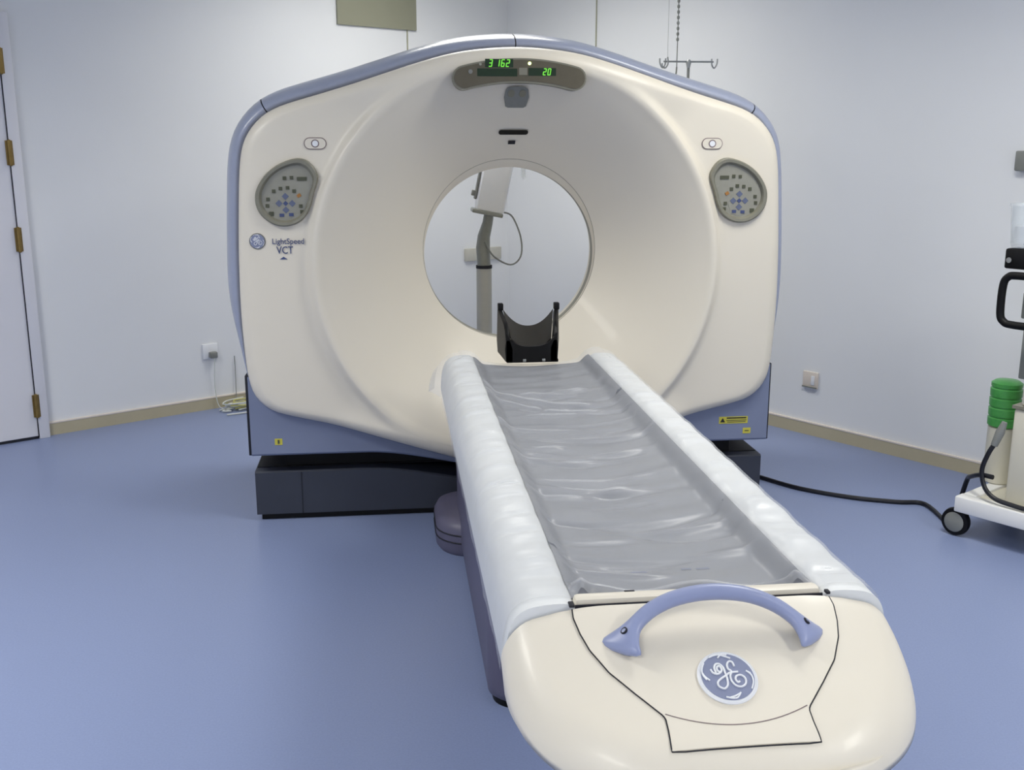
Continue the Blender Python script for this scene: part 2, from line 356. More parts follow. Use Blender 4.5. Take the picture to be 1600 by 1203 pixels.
def decal(name, pts2, m, parent, eps=.002, thick=None, fy=cover_y, smooth=True):
    """flat print or thin plate following the cover; pts2 is a list of closed (x,z) loops"""
    mb = MB()
    for L in pts2:
        n = len(L); cx = sum(p[0] for p in L)/n; cz = sum(p[1] for p in L)/n
        top = [Vector((x, fy(x, z)-eps, z)) for x, z in L]; ctr = Vector((cx, fy(cx, cz)-eps, cz))
        mid = [Vector(((x+cx)/2, fy((x+cx)/2, (z+cz)/2)-eps, (z+cz)/2)) for x, z in L]
        V, Fc = grid([[v+Vector((0, eps+.002, 0)) for v in top], top, mid], closed_u=True); mb.add(V, Fc)
        mb.add(mid+[ctr], [(i, (i+1) % n, n) for i in range(n)])
    return mb.build(name, m, parent, smooth)
def circ(x, z, rx, rz=None, n=24): rz = rz or rx; return [(x+rx*math.cos(2*PI*i/n), z+rz*math.sin(2*PI*i/n)) for i in range(n)]
def capsule(x, z, w, h, n=10):
    r = h/2; L = []
    for i in range(n+1): a = -PI/2+PI*i/n; L.append((x+w/2-r+r*math.cos(a), z+r*math.sin(a)))
    for i in range(n+1): a = PI/2+PI*i/n; L.append((x-w/2+r+r*math.cos(a), z+r*math.sin(a)))
    return L
def rect(x, z, w, h): return [(x-w/2, z-h/2), (x+w/2, z-h/2), (x+w/2, z+h/2), (x-w/2, z+h/2)]
def text_loops_mesh(txt, size, m, name, parent, place, bold=.0):
    cu = bpy.data.curves.new(name, 'FONT'); cu.body = txt; cu.size = size; cu.align_x = 'LEFT'; cu.extrude = 0; cu.offset = bold; cu.resolution_u = 3
    tmp = bpy.data.objects.new('tmp', cu); COL.objects.link(tmp); bpy.context.view_layer.update()
    me = bpy.data.meshes.new_from_object(tmp.evaluated_get(bpy.context.evaluated_depsgraph_get())); me.name = name
    bpy.data.objects.remove(tmp)
    for v in me.vertices: v.co = place(v.co.x, v.co.y)
    me.materials.clear(); me.materials.append(M[m]); o = bpy.data.objects.new(name, me); COL.objects.link(o); o.parent = parent; rebase(o)
    return o

# display window above the bore
def banana(x_half, zc, th_, R0, y, dep, f=1.0):
    cz0 = zc-R0; L = []; ah = x_half/R0; r = th_/2; aa = ah-r/R0
    top = [(R0+r, PI/2+aa-2*aa*i/20) for i in range(21)]; L += [(rr*math.cos(a), cz0+rr*math.sin(a)) for rr, a in top]
    a = PI/2-aa; c0 = (R0*math.cos(a), cz0+R0*math.sin(a)); L += [(c0[0]+r*math.cos(a+PI/2-PI/2-PI*i/12), c0[1]+r*math.sin(a-PI*i/12)) for i in range(1, 12)]
    L += [((R0-r)*math.cos(a), cz0+(R0-r)*math.sin(a)) for a in [PI/2-aa+2*aa*i/20 for i in range(21)]]
    a = PI/2+aa; c0 = (R0*math.cos(a), cz0+R0*math.sin(a)); L += [(c0[0]+r*math.cos(a-PI-PI*i/12), c0[1]+r*math.sin(a-PI-PI*i/12)) for i in range(1, 12)]
    return L
def plate(name, L, y0, y1, m, parent, inner=.0):
    n = len(L); V, Fc = grid([[Vector((x, y1, z)) for x, z in L], [Vector((x, y0, z)) for x, z in L]], closed_u=True)
    bm = bmesh.new(); vs = [bm.verts.new(v) for v in V]
    for f in Fc: bm.faces.new([vs[i] for i in f])
    bm.faces.new(vs[n:]); bmesh.ops.triangulate(bm, faces=[f for f in bm.faces if len(f.verts) > 4]); bmesh.ops.recalc_face_normals(bm, faces=bm.faces)
    me = bpy.data.meshes.new(name); bm.to_mesh(me); bm.free(); me.materials.append(M[m]); o = bpy.data.objects.new(name, me); COL.objects.link(o); o.parent = parent; rebase(o); return o
YD = -.046
disp = plate('display_panel', banana(.255, 1.787, .088, .80, 0, 0), YD, .02, 'olive', gan)
plate('display_window', banana(.249, 1.787, .076, .80, 0, 0), YD-.002, YD+.004, 'dispm', disp)
plate('screen', rect(-.078, 1.812, .105, .030), YD-.003, YD, 'lcd', disp)
plate('screen', rect(-.085, 1.779, .150, .028), YD-.003, YD, 'lcd', disp)
plate('screen', rect(.084, 1.782, .104, .028), YD-.003, YD, 'lcd', disp)
SEG = dict(zip('abcdefg', [((-.5, 1), (.5, 1)), ((.5, 1), (.5, 0)), ((.5, 0), (.5, -1)), ((-.5, -1), (.5, -1)), ((-.5, 0), (-.5, -1)), ((-.5, 1), (-.5, 0)), ((-.5, 0), (.5, 0))]))
DIG = {'3': 'abgcd', '1': 'bc', '6': 'afgedc', '2': 'abged', '0': 'abcdef'}
def digits(s, x, z, h, name):
    mb = MB()
    for ch in s:
        if ch != ' ':
            for k in DIG[ch]:
                (x0, z0), (x1, z1) = SEG[k]; w = h*.42
                q = lambda X, Z: Vector((x+X*w+Z*h*.08, YD-.005, z+Z*h/2))
                mb.tube([q(x0, z0), q(x1, z1)], .0022, 6)
        x += h*.78 if ch != ' ' else h*.35
    return mb.build(name, 'green', disp)
digits('3 162', -.110, 1.812, .024, 'green_digits'); digits('20', .093, 1.782, .022, 'green_digits')
plate('indicator', circ(.036, 1.812, .006, n=12), YD-.005, YD, 'led', disp)
plate('indicator', circ(-.185, 1.781, .008, n=12), YD-.004, YD, 'grey', disp)
plate('indicator', circ(-.148, 1.808, .005, n=12), YD-.004, YD, 'olived', disp)
plate('divider', rect(.012, 1.783, .03, .026), YD-.0035, YD, 'olive', disp)
# grey intercom grille, laser slot and tiny sensor in the upper bowl
def bowl_plate(name, L, m, eps=.006): return decal(name, [L], m, gan, eps)
g_ = [(-.048, 1.695), (-.043, 1.722), (-.03, 1.731), (0, 1.734), (.03, 1.731), (.043, 1.722), (.048, 1.695), (.040, 1.662), (.03, 1.657), (-.03, 1.657), (-.040, 1.662)]
ic = bowl_plate('intercom_grille', g_, 'grey', .010)
decal('speaker_dot', [circ(-.022, 1.708, .013), circ(.022, 1.708, .013)], 'olive', ic, .013)
bowl_plate('laser_slot', capsule(.002, 1.565, .118, .018), 'black')
bowl_plate('sensor_window', rect(0, 1.526, .028, .014), 'gap')
# capsule buttons
for sx in (-1, 1):
    b = bowl_plate('stop_button', capsule(sx*.768, 1.521, .084, .044), 'outline', .003)
    decal('button_face', [capsule(sx*.768, 1.521, .078, .038)], 'cream', b, .0045)
    decal('button_mark', [circ(sx*.768, 1.521, .015)], 'outline', b, .0055); decal('button_mark', [circ(sx*.768, 1.521, .011)], 'white', b, .0065)
# control panels
CPX = [(580, 50), (700, 90), (780, 200), (785, 290), (740, 420), (700, 560), (640, 670), (560, 740), (440, 778), (310, 765), (190, 690), (120, 580), (108, 450), (150, 330), (250, 200), (400, 100)]
def cpx(X, Y, sx): return (sx*-1*(-.881+(X-448)/2850), 1.338-(Y-421)/2850)
for sx in (-1, 1):
    mir = -sx     # +1 for the left panel (x negative) in the traced shape
    f2 = lambda X, Y: (-sx*(.0+(.881-(X-448)/2850))*-1, 1.338-(Y-421)/2850)
    L = [f2(X, Y) for X, Y in CPX]; L = [(v.x, v.z) for v in smooth_path([Vector((x, 0, z)) for x, z in L], 3, closed=True)]
    cx = sum(p[0] for p in L)/len(L); cz = sum(p[1] for p in L)/len(L)
    sc = lambda k: [(cx+(x-cx)*k, cz+(z-cz)*k) for x, z in L]
    y0 = cover_y(cx, cz)
    V, Fc = grid([[Vector((x, y0+.004, z)) for x, z in sc(1.0)], [Vector((x, y0-.014, z)) for x, z in sc(.985)], [Vector((x, y0-.018, z)) for x, z in sc(.95)], [Vector((x, y0-.017, z)) for x, z in sc(.87)], [Vector((x, y0-.008, z)) for x, z in sc(.81)], [Vector((x, y0+.004, z)) for x, z in sc(.80)]], closed_u=True)
    cp = mesh('control_panel', V, Fc, M['olive'], gan)
    plate('keypad', sc(.83), y0-.004, y0+.006, 'olived', cp)
    def key(X, Y, w, h, m='key', rot=0):
        x, z = f2(X, Y); a = R(rot)
        q = [(x+(i*w/2*math.cos(a)-j*h/2*math.sin(a)), z+(i*w/2*math.sin(a)+j*h/2*math.cos(a))) for i, j in ((-1, -1), (1, -1), (1, 1), (-1, 1))]
        plate('key', q, y0-.0065, y0-.003, m, cp)
    for X, Y in ((430, 262), (505, 258), (310, 400), (383, 372), (458, 365), (525, 400), (245, 485), (235, 555), (590, 560), (600, 620)): key(X, Y, .013, .013)
    key(612, 270, .036, .014); key(575, 447, .015, .012, 'keyor', 30)
    key(275, 640, .018, .016)
    plate('key_field', [f2(X+430, Y+560) for X, Y in ((-130, 0), (-90, -100), (0, -150), (90, -100), (130, 0), (90, 110), (0, 140), (-90, 110))], y0-.005, y0-.003, 'olived', cp)
    for X, Y in ((430, 455), (360, 530), (500, 530), (430, 600)): key(X, Y, .019, .019, 'keyblue', 45)
    key(430, 530, .014, .014, 'navy', 45); key(385, 655, .017, .012, 'navy'); key(485, 650, .017, .012, 'navy')

# round monogram badge, built from tubes
def px_(p): return ((p[0]-670)/400, -(p[1]-655)/355)
LET = [[(455, 545), (470, 590), (520, 615), (575, 600), (610, 555), (590, 505), (555, 515), (545, 560), (575, 590)],
       [(520, 600), (510, 530), (545, 475), (600, 475), (640, 530), (645, 600), (650, 690), (630, 780), (570, 825), (505, 790), (505, 730), (570, 680), (640, 645), (700, 610), (760, 600), (830, 598)],
       [(800, 520), (790, 460), (745, 445), (705, 490), (705, 550), (740, 590), (705, 650), (705, 730), (750, 795), (820, 810), (885, 775), (905, 700), (860, 650), (795, 655), (765, 700), (785, 745), (815, 735)]]
SW = [[(360+0, 690), (325, 620), (330, 540), (380, 450)], [(400, 700), (345, 640), (325, 590)], [(480, 370), (560, 345), (640, 345), (780, 400)], [(600, 385), (660, 340), (740, 350)],
      [(960, 600), (1005, 660), (1005, 750), (950, 850)], [(945, 590), (1000, 630)], [(560, 940), (650, 965), (720, 955), (780, 890)], [(760, 905), (690, 935), (620, 950)]]
def badge(parent, O, X, Y, N, r, rim='white'):
    O = Vector(O); P = lambda q, h: O+X*(q[0]*r)+Y*(q[1]*r)+N*h
    b = MB().lathe([(r*1.04, -.004), (r*1.06, .001), (r*1.0, .0035), (r*.985, .0025), (0, .0025)], O, 48, N, X).build('badge', rim, parent)
    MB().lathe([(r*.93, .0), (r*.93, .0035), (0, .0035)], O, 48, N, X).build('badge_field', 'emblem', b)
    mb = MB()
    for L in LET: mb.tube(smooth_path([P(px_(q), .0042) for q in L], 5), r*.038, 6)
    for L in SW: mb.tube(smooth_path([P(px_(q), .0042) for q in L], 4), r*.03, 6)
    mb.build('badge_script', 'white', b); return b
yb = cover_y(-1.003, 1.145); badge(gan, (-1.0, yb-.0005, 1.158), Vector((1, 0, 0)), Vector((0, 0, 1)), Vector((0, -1, 0)), .029, 'grey')
text_loops_mesh('LightSpeed', .030, 'navy', 'name_print', gan, lambda x, y: Vector((-.946+x*.93, cover_y(-.946+x, 1.147+y)-.004, 1.147+y)), .0003)
text_loops_mesh('VCT', .040, 'navy', 'name_print', gan, lambda x, y: Vector((-.930+x*.82, cover_y(-.93+x, 1.11+y)-.004, 1.11+y)), .0004)
decal('print_mark', [[(-.92, 1.088), (-.89, 1.088), (-.905, 1.098)]], 'navy', gan, .002)
# warning labels on the skirt
yl = .0535
lb = plate('warning_label', rect(-.965, .350, .030, .026), yl, .058, 'yellow', gan); plate('label_print', rect(-.965, .350, .008, .016), yl-.001, yl, 'key', lb)
lb = plate('warning_label', rect(.925, .383, .125, .030), yl, .058, 'yellow', gan)
plate('label_print', rect(.938, .392, .085, .005), yl-.001, yl, 'gap', lb); plate('label_print', rect(.938, .382, .088, .003), yl-.001, yl, 'key', lb); plate('label_print', rect(.938, .375, .080, .003), yl-.001, yl, 'key', lb)
plate('label_print', [(.867, .374), (.889, .374), (.878, .393)], yl-.001, yl, 'gap', lb)
lb = plate('warning_label', rect(.985, .335, .034, .024), yl, .058, 'yellow', gan); plate('label_print', rect(.985, .335, .018, .004), yl-.001, yl, 'key', lb)

# ============================================================ TABLE
tab = thing('patient_table', 'long cream patient table with lavender end handle, pointing from the scanner bore to the viewer', 'table', (0, -.8, 0))
YF, YN = -.38, -2.49            # far end, where the padded part meets the end cap
def tprof(k=0):   # half cross-section (x, z) of the table side, from inner lip outwards and down
    return [(.215, .772), (.230, .779), (.262, .779), (.290, .774), (.310, .760), (.322, .736), (.328, .70), (.330, .655), (.318, .63), (.28, .618), (.18, .612)]
creases = []
for i in range(40):
    creases.append((rnd.uniform(-2.38, -.75), rnd.uniform(-.13, .17), rnd.uniform(.05, .15), rnd.uniform(-.16, .22), rnd.uniform(.3, 1.8), rnd.uniform(.007, .014), rnd.choice((-1, 1))*rnd.uniform(.003, .0065)))
creases.append((-2.05, .03, .17, .12, 1.4, .013, -.006)); creases.append((-1.75, -.03, .15, .10, 1.2, .013, .006)); creases.append((-1.0, -.02, .21, -.55, 2.2, .012, .009)); creases.append((-1.06, -.06, .17, -.62, 2.0, .010, .007)); creases.append((-1.40, .08, .13, .12, 1.5, .012, .007)); creases.append((-1.55, .0, .16, .05, 1.5, .012, .006))
side = [(rnd.uniform(-2.45, -.5), rnd.choice((-1, 1)), rnd.uniform(.008, .020), rnd.choice((1, 1, -1))*rnd.uniform(.002, .0045)) for _ in range(64)]
def foldh(x, y):
    return (.036*math.exp(-((y+2.425-.016*(1-(x/.2)**2))/.017)**2)-.006*math.exp(-((y+2.385)/.015)**2))*(.8+.2*math.sin(x*31+1))*(1-ss((abs(x)-.185)/.03))
def wr(x, y, z):
    h = 0
    for yc, xc, xl, sl, cv, w, am in creases:
        dx = x-xc
        if abs(dx) < xl*1.4 and abs(x) < .215:
            d = y-(yc+sl*dx+cv*dx*dx)
            if abs(d) < .05: h += am*math.exp(-(d/w)**2)*math.exp(-(dx/xl)**4)
    if abs(x) > .2:
        for yc, sd, w, am in side:
            if sd*x > 0 and abs(y-yc) < .08: h += am*math.exp(-((y-yc-.06*(abs(x)-.28)*sd)/w)**2)*ss((abs(x)-.21)/.04)*(1-.65*ss((abs(x)-.262)/.04))
    h = h*1.4+.0015*math.sin(y*37+x*9)+.001*math.sin(y*71-x*23)
    return h
for sx in (-1, 1):
    P = [v for v in smooth_path([Vector((x, 0, z)) for x, z in tprof()], 3)]; rows = []
    for q in range(301):
        y = YF-.03+(YN-.005-YF+.03)*q/300; row = []
        for v in P:
            h = wr(sx*v.x, y, v.z)*ss((v.z-.66)/.04); k = ss((v.x-.29)/.035)
            row.append(Vector((sx*(v.x+h*k*.3), y, v.z+h*(1-k))))
        row += [Vector((sx*.18, y, .70)), Vector((sx*.205, y, .755))]; rows.append(row)
    V, Fc = grid(rows, closed_u=True); k = len(rows[0]); Fc += [tuple(range(k)), tuple(300*k+j for j in range(k))]
    mesh('side_rail', V, Fc, M['whitepad'], tab, sharp=60)
def dish(x): x = abs(x); return .732+.008*(x/.17)**2 if x < .17 else .740+.030*ss((x-.17)/.042)
cols = [-.212+.424*i/40 for i in range(41)]
rows = []
for q in range(401):
    y = YF-.005+(YN+.035-YF+.005)*q/400; rows.append([Vector((x, y, dish(x)+foldh(x, y)+wr(x, y, 0)*.85*(1-ss((abs(x)-.18)/.03)))) for x in cols])
V, Fc = grid(rows); n = len(cols); V += [Vector((cols[0], YF-.005, .70)), Vector((cols[-1], YF-.005, .70)), Vector((cols[0], YN+.035, .70)), Vector((cols[-1], YN+.035, .70))]
N4 = n*401; Fc += [tuple(range(n))+(N4+1, N4), tuple(400*n+j for j in range(n))+(N4+3, N4+2), (N4, N4+1, N4+3, N4+2)]
pad = mesh('cradle_pad', V, Fc, M['pad'], tab, sharp=70)
for x0, x1 in ((-.068, -.038), (.029, .048), (.058, .083)):
    MB().box(((x0+x1)/2, -2.276, dish(0)+.0022+wr((x0+x1)/2, -2.276, 0)*.85), (x1-x0, .006, .001)).build('print_mark', 'navy', pad, smooth=False)
MB().box((0, -1.35, .655), (.40, 2.0, .09), bev=.02).box((0, -1.3, .615), (.30, 1.9, .06), bev=.01).build('under_beam', 'cream', tab)
# end cap
SL = math.tan(R(27)); YS = -2.49
def ztop(x, y):
    t = (YS-y); z = .777-(SL*(math.sqrt(t*t+.0009)+t-.03)/2 if t > -.1 else 0)
    return z-1.15*max(0, abs(x)-.16)**2
YFRONT = -2.785; HW = .336
def outline(k=0, n=64):   # plan outline of the cap from right rear, round the front, to left rear; k = inset
    P = []
    hw = HW-k; yr = YS-.01; yc = -2.50; L = (yc-YFRONT)-k
    P.append((hw, yr))
    for i in range(n+1):
        a = PI*i/n; c, s_ = math.cos(a), math.sin(a); e = 2/2.6
        P.append((hw*math.copysign(abs(c)**e, c), yc-L*abs(s_)**e))
    P.append((-hw, yr)); return P
rows = []; RR = .052
def caprow(k, dz=None, z=None, shrink=1):
    out = []
    for x, y in outline(k):
        zz = ztop(x*(.285/.347), max(y, YFRONT+.03)) if False else ztop(x, y)
        out.append(Vector((x, y, zz-dz if z is None else z)))
    return out
bott = [Vector((x, y, .585)) for x, y in outline(.10)]
rows.append([Vector((v.x, v.y, .575)) for v in bott])
rows.append([Vector((x, y, .582)) for x, y in outline(.05)])
rows.append([Vector((x, y, .60)) for x, y in outline(.018)])
for t in (0, .33, .66):
    o_ = outline(.006*(1-t)); z0 = [Vector((x, y, 0)) for x, y in o_]
    rows.append([Vector((v.x, v.y, (.625*(1-t)+(ztop(v.x, v.y)-RR)*t))) for v in z0])
for i in range(0, 9):
    a = PI/2*i/8; k = RR*(1-math.cos(a)); dz = RR*(1-math.sin(a)); rows.append(caprow(k, dz))
core = outline(RR)
for s_ in (.85, .7, .5, .3, .12, 0):
    rows.append([Vector((x*s_+0*(1-s_), y if False else (YS-.01)+(y-(YS-.01))*s_, ztop(x*s_, (YS-.01)+(y-(YS-.01))*s_))) for x, y in core])
V, Fc = grid(rows)
cap = mesh('end_cap', V, Fc, M['cream'], tab, sharp=None)
def capz(x, y):   # surface height incl. edge rounding: search inset
    lo = 0
    hw, Lf = HW, (-2.50-YFRONT)
    def inside(k):
        e = 2.6; yy = max(0, (-2.50-y)); return (abs(x)/(hw-k))**e+(yy/(Lf-k))**e < 1
    if not inside(0): return ztop(x, y)-RR
    k = RR
    if not inside(RR):
        a, b = 0, RR
        for _ in range(18):
            m_ = (a+b)/2
            if inside(m_): a = m_
            else: b = m_
        k = a
    return ztop(x, y)-RR+math.sqrt(max(0, RR*RR-(RR-k)**2))
# centre panel with joints
KN = [(YS-.012, .218), (-2.52, .219), (-2.55, .213), (-2.58, .203), (-2.62, .180), (-2.655, .148), (-2.69, .114), (-2.696, .110), (-2.715, .110), (-2.742, .112)]
def wy(y):
    for (a, b), (c_, d) in zip(KN, KN[1:]):
        if c_ <= y <= a: t = (a-y)/(a-c_); return b+(d-b)*t
    return KN[-1][1]
ysn = [KN[0][0]-(KN[0][0]-KN[-1][0])*i/60 for i in range(61)]
rows = [[Vector((wy(y)*(-1+2*j/40), y, capz(wy(y)*(-1+2*j/40), y)+.0018)) for j in range(41)] for y in ysn]
V, Fc = grid(rows); pan = mesh('end_panel', V, Fc, M['cream'], tab, sharp=None)
edge = [(wy(y)+.001, y) for y in ysn]; bl = ysn[-1]-.0015
pts = [Vector((x, y, capz(x, y)+.0012)) for x, y in edge]+[Vector((KN[-1][1]*(1-2*i/12), bl-.004*math.sin(PI*i/12)*0, capz(KN[-1][1]*(1-2*i/12), bl)+.0012)) for i in range(1, 12)]+[Vector((-x, y, capz(x, y)+.0012)) for x, y in reversed(edge)]
MB().tube(pts, .0012, 6).build('panel_joint', 'gap', tab)
hin = [Vector((x, -2.690-.022*(1-(x/.11)**2), 0)) for x in [.11-.22*i/20 for i in range(21)]]
MB().tube([Vector((p.x, p.y, capz(p.x, p.y)+.0018)) for p in hin], .0009, 6).build('panel_joint', 'outline', tab)
# cross bar and catches at the head of the cap
MB().box((0, YN+.018, .764), (.424, .030, .034), bev=.009).build('cross_bar', 'cream', tab)
MB().box((0, YN-.0015, .758), (.424, .003, .03)).build('bar_joint', 'gap', tab)
for c_, d_ in (((-.219, YN-.004, .776), (.009, .016, .005)), ((.219, YN-.004, .776), (.007, .012, .005)), ((-.115, YN+.026, .781), (.018, .005, .002))): MB().box(c_, d_, bev=.001).build('catch', 'gap', tab)
# handle
hp = [(-.160, -2.592, -.004), (-.150, -2.582, .010), (-.130, -2.568, .030), (-.098, -2.553, .049), (-.055, -2.545, .063), (0, -2.541, .068), (.055, -2.545, .063), (.098, -2.553, .049), (.130, -2.568, .030), (.150, -2.582, .010), (.160, -2.592, -.004)]
hp = [Vector((x, y, capz(x, min(y, -2.55))*0+ztop(x, -2.575)+h)) for x, y, h in hp]
hs = smooth_path(hp, 4); m_ = len(hs); rr = []; ff = []
for i in range(m_):
    t = abs(2*i/(m_-1)-1); w = .0135+.026*ss((t-.55)/.40); q_ = math.sqrt(max(.12, 1-(max(0, t-.86)/.14)**2)); rr.append(w*q_); ff.append((.0095+.004*(1-t))*max(.5, q_))
upv = Vector((0, -SL*.2, 1))
hnd = MB().tube(hs, rr, 20, flat=ff, up=(0, 0, 1)).build('handle', 'bluehandle', tab, sharp=None)
for sx in (-1, 1):
    p = Vector((sx*.150, -2.578, ztop(.150, -2.578)+.0285)); nrm = Vector((sx*.72, -.1, .75)).normalized()
    MB().lathe([(.0058, -.008), (.0062, .0005), (.0045, .0008), (.0040, -.002), (0, -.002)], p, 20, nrm).build('screw_recess', 'gap', hnd)
pc_ = Vector((.0, -2.642, ztop(0, -2.642)+.004)); N_ = Vector((0, -math.sin(R(27)), math.cos(R(27))))
badge(tab, pc_, Vector((1, 0, 0)), N_.cross(Vector((1, 0, 0))), N_, .0445)
# pedestal
def rrect(x0, x1, y0, y1, r, n=8):
    L = []
    for cx, cy, a0 in ((x1-r, y1-r, 0), (x0+r, y1-r, PI/2), (x0+r, y0+r, PI), (x1-r, y0+r, 3*PI/2)):
        for i in range(n+1): a = a0+PI/2*i/n; L.append((cx+r*math.cos(a), cy+r*math.sin(a)))
    return L
rows = []
for z, g in ((.012, -.02), (.03, -.004), (.06, 0), (.20, 0), (.40, .004), (.585, .004), (.60, 0)):
    rows.append([Vector((x, y, z)) for x, y in rrect(-.262-g, .262+g, -1.50-g, -.10, .075)])
V, Fc = grid(rows, closed_u=True); k = len(rows[0]); Fc += [tuple(range(k)), tuple((len(rows)-1)*k+j for j in range(k))]
pd = mesh('pedestal', V, Fc, M['ped'], tab, sharp=50)
V, Fc = grid([[Vector((x, y, z)) for x, y in rrect(-.245, .245, -1.485, -.11, .07)] for z in (0.0, .03)], closed_u=True); k = 36; Fc += [tuple(range(k)), tuple(k+j for j in range(k))]
mesh('pedestal_foot', V, Fc, M['black'], pd)
rows = []
for z, r in ((0, .12), (.02, .135), (.10, .135), (.128, .12), (.138, .09)):
    d = .135-r; rows.append([Vector((x, y, z)) for x, y in rrect(-.350+d, .350-d, -.40+d, .03-d, r)])
V, Fc = grid(rows, closed_u=True); k = len(rows[0]); Fc += [tuple(range(k)), tuple((len(rows)-1)*k+j for j in range(k))]
dk = mesh('floor_dock', V, Fc, M['ped'], tab, sharp=50)
for q in (.055, .085): MB().tube([Vector((x, y, q)) for x, y in rrect(-.3505, .3505, -.4005, .0305, .1355)[12:30]], .003, 6).build('dock_slit', 'gap', dk)

# ============================================================ PLASTIC SHEET
PR = [(.0, .0), (.06, 0), (.12, 0), (.165, 0), (.19, 0), (.212, 0)]
def full_profile(n=120):
    half_ = [(x, dish(x)+.003) for x in (0, .03, .06, .09, .12, .15, .175, .19, .205)]+[(x+.003*ss((x-.27)/.05), z+.003) for x, z in tprof()[:7]]+[(.3335, .655)]
    P = [Vector((-x, 0, z)) for x, z in reversed(half_)]+[Vector((x, 0, z)) for x, z in half_[1:]]
    P = smooth_path(P, 6); L = [0]
    for a, b in zip(P, P[1:]): L.append(L[-1]+(b-a).length)
    out = []; j = 0
    for i in range(n+1):
        s_ = L[-1]*i/n
        while j < len(L)-2 and L[j+1] < s_: j += 1
        t = (s_-L[j])/(L[j+1]-L[j]); out.append(P[j].lerp(P[j+1], t))
    return out
FP = full_profile(130)
YS0, YS1 = -.365, -2.475; NR = 420; rows = []
for i in range(NR+1):
    t = i/NR; y = YS0+(YS1-YS0)*t; row = []
    for p in FP:
        x, z = p.x, p.z; h = wr(x, y, z)
        hang = ss((abs(x)-.31)/.035)
        yy = y+.040*ss((t-.93)/.07)*(1-ss((abs(x)-.19)/.03))
        # loose gathered fold where the film ends over the cradle
        e = y-YS1
        fold = foldh(x, yy)
        lift = max(0, .03*ss((-.50-(-y*1)) if False else 0))
        # flared rear corners
        fr = ss(1-(YS0-y)/.34)
        x2 = x+math.copysign(1, x)*(hang*(.001+(.062*fr*(math.sin(y*24-.4)*.5+.5) if x < 0 else .004*fr)))
        z2 = z-hang*(.006*math.sin(y*17+1)+.004*math.sin(y*43)); z2 += h*(1-.9*hang)*(1-ss((abs(x)-.29)/.035)*(abs(x) < .34)*.9)+fold+.001+.008*fr*ss((abs(x)-.12)/.08)*(abs(x) < .26)
        if abs(x) < .17 and e > .08: pass
        x2 += math.copysign(h*.3, x)*ss((abs(x)-.27)/.05)
        row.append(Vector((x2, yy, z2)))
    rows.append(row)
V, Fc = grid(rows)
sh = mesh('plastic_sheet', V, Fc, M['film'], None, sharp=None); tag(sh, 'wrinkled clear plastic sheet draped over the patient table', 'plastic sheet')

# ============================================================ HEAD REST
hr = thing('head_rest', 'black U-shaped head rest fixed at the bore end of the patient table', 'head rest', (0, -.30, .74))
def trough(name, hw0, hw1, zb0, zb1, side0, side1, y0, y1, th_, m, notch=0):
    rows = []; n = 24
    for i in range(13):
        t = i/12; y = y0+(y1-y0)*t; hw = hw0+(hw1-hw0)*t; zb = zb0+(zb1-zb0)*t; sd = side0+(side1-side0)*t; inn = []; out = []
        for j in range(n+1):
            a = -1+2*j/n; zz = abs(a)**3.2
            out.append(Vector((a*hw*(.86+.14*zz), y, zb+sd*zz))); inn.append(Vector((a*(hw-th_)*(.86+.14*zz), y-(.0 if i else .0), zb+th_+(sd-th_)*zz)))
        rows.append(out+inn[::-1])
    V, Fc = grid(rows, closed_u=True); k = len(rows[0])
    for r0 in (0, 12): 
        for j in range(n): Fc.append((r0*k+j, r0*k+j+1, r0*k+k-2-j, r0*k+k-1-j))
    return mesh(name, V, Fc, M[m], hr, sharp=40)
n = 20; HY0, HY1 = -.405, -.21
def hw_(t): return .094+.022*t
def side_z(t): return .875+.045*t
mb = MB()
def xo(t): return .012*t
for sx in (-1, 1):     # thick side walls, rising to the rear
    rows = []
    for i in range(9):
        t = i/8; y = HY0+(HY1-HY0)*t; w = hw_(t); zt = side_z(t)-.045*(1-ss(t/.2))
        rows.append([Vector((xo(t)+sx*X, y, z)) for X, z in ((w, .752), (w+.003, .80), (w, zt-.006), (w-.006, zt), (w-.014, zt-.002), (w-.020, zt-.02), (w-.024, .80), (w-.024, .752))])
    V, Fc = grid(rows, closed_u=True); Fc += [tuple(range(8)), tuple(64+j for j in range(8))]; mesh('side_wall', V, Fc, M['black'], hr, sharp=40)
def cup(x, t): u = abs(x)/(hw_(t)-.020); return .800+.05*t+(.035+.03*t)*u**2.2
def fzt(x): u = abs(x)/.094; return .806+.052*u**3
rows = []
for y, dz in ((HY0, None), (HY0, 0), (HY0+.014, 0), (HY0+.014, None)):
    rows.append([Vector((-.092+.184*j/n, y, .750 if dz is None else fzt(-.092+.184*j/n))) for j in range(n+1)])
V, Fc = grid(rows, closed_v=True); mesh('front_wall', V, Fc, M['black'], hr, sharp=40)
rows = []
for i in range(13):
    t = i/12; y = HY0+.015+(HY1-HY0-.015)*t; w = hw_(t)-.021
    rows.append([Vector((xo(t)+w*(-1+2*j/n), y, cup(w*(-1+2*j/n), t))) for j in range(n+1)]+[Vector((xo(t)+w*(1-2*j/n), y, cup(w*(1-2*j/n), t)-.006)) for j in range(n+1)])
V, Fc = grid(rows, closed_u=True); mesh('head_cup', V, Fc, M['brown'], hr, sharp=40)
for sx in (-1, 1):
    MB().box((.012+sx*.106, HY1-.01, .925), (.020, .028, .026), bev=.003).build('upright', 'black', hr)
    MB().box((sx*.035+.008, HY0-.006, .757), (.012, .006, .010), bev=.002).build('clip', 'steel', hr)
MB().box((.004, -.30, .752), (.19, .20, .012), bev=.003).build('mount', 'black', hr)

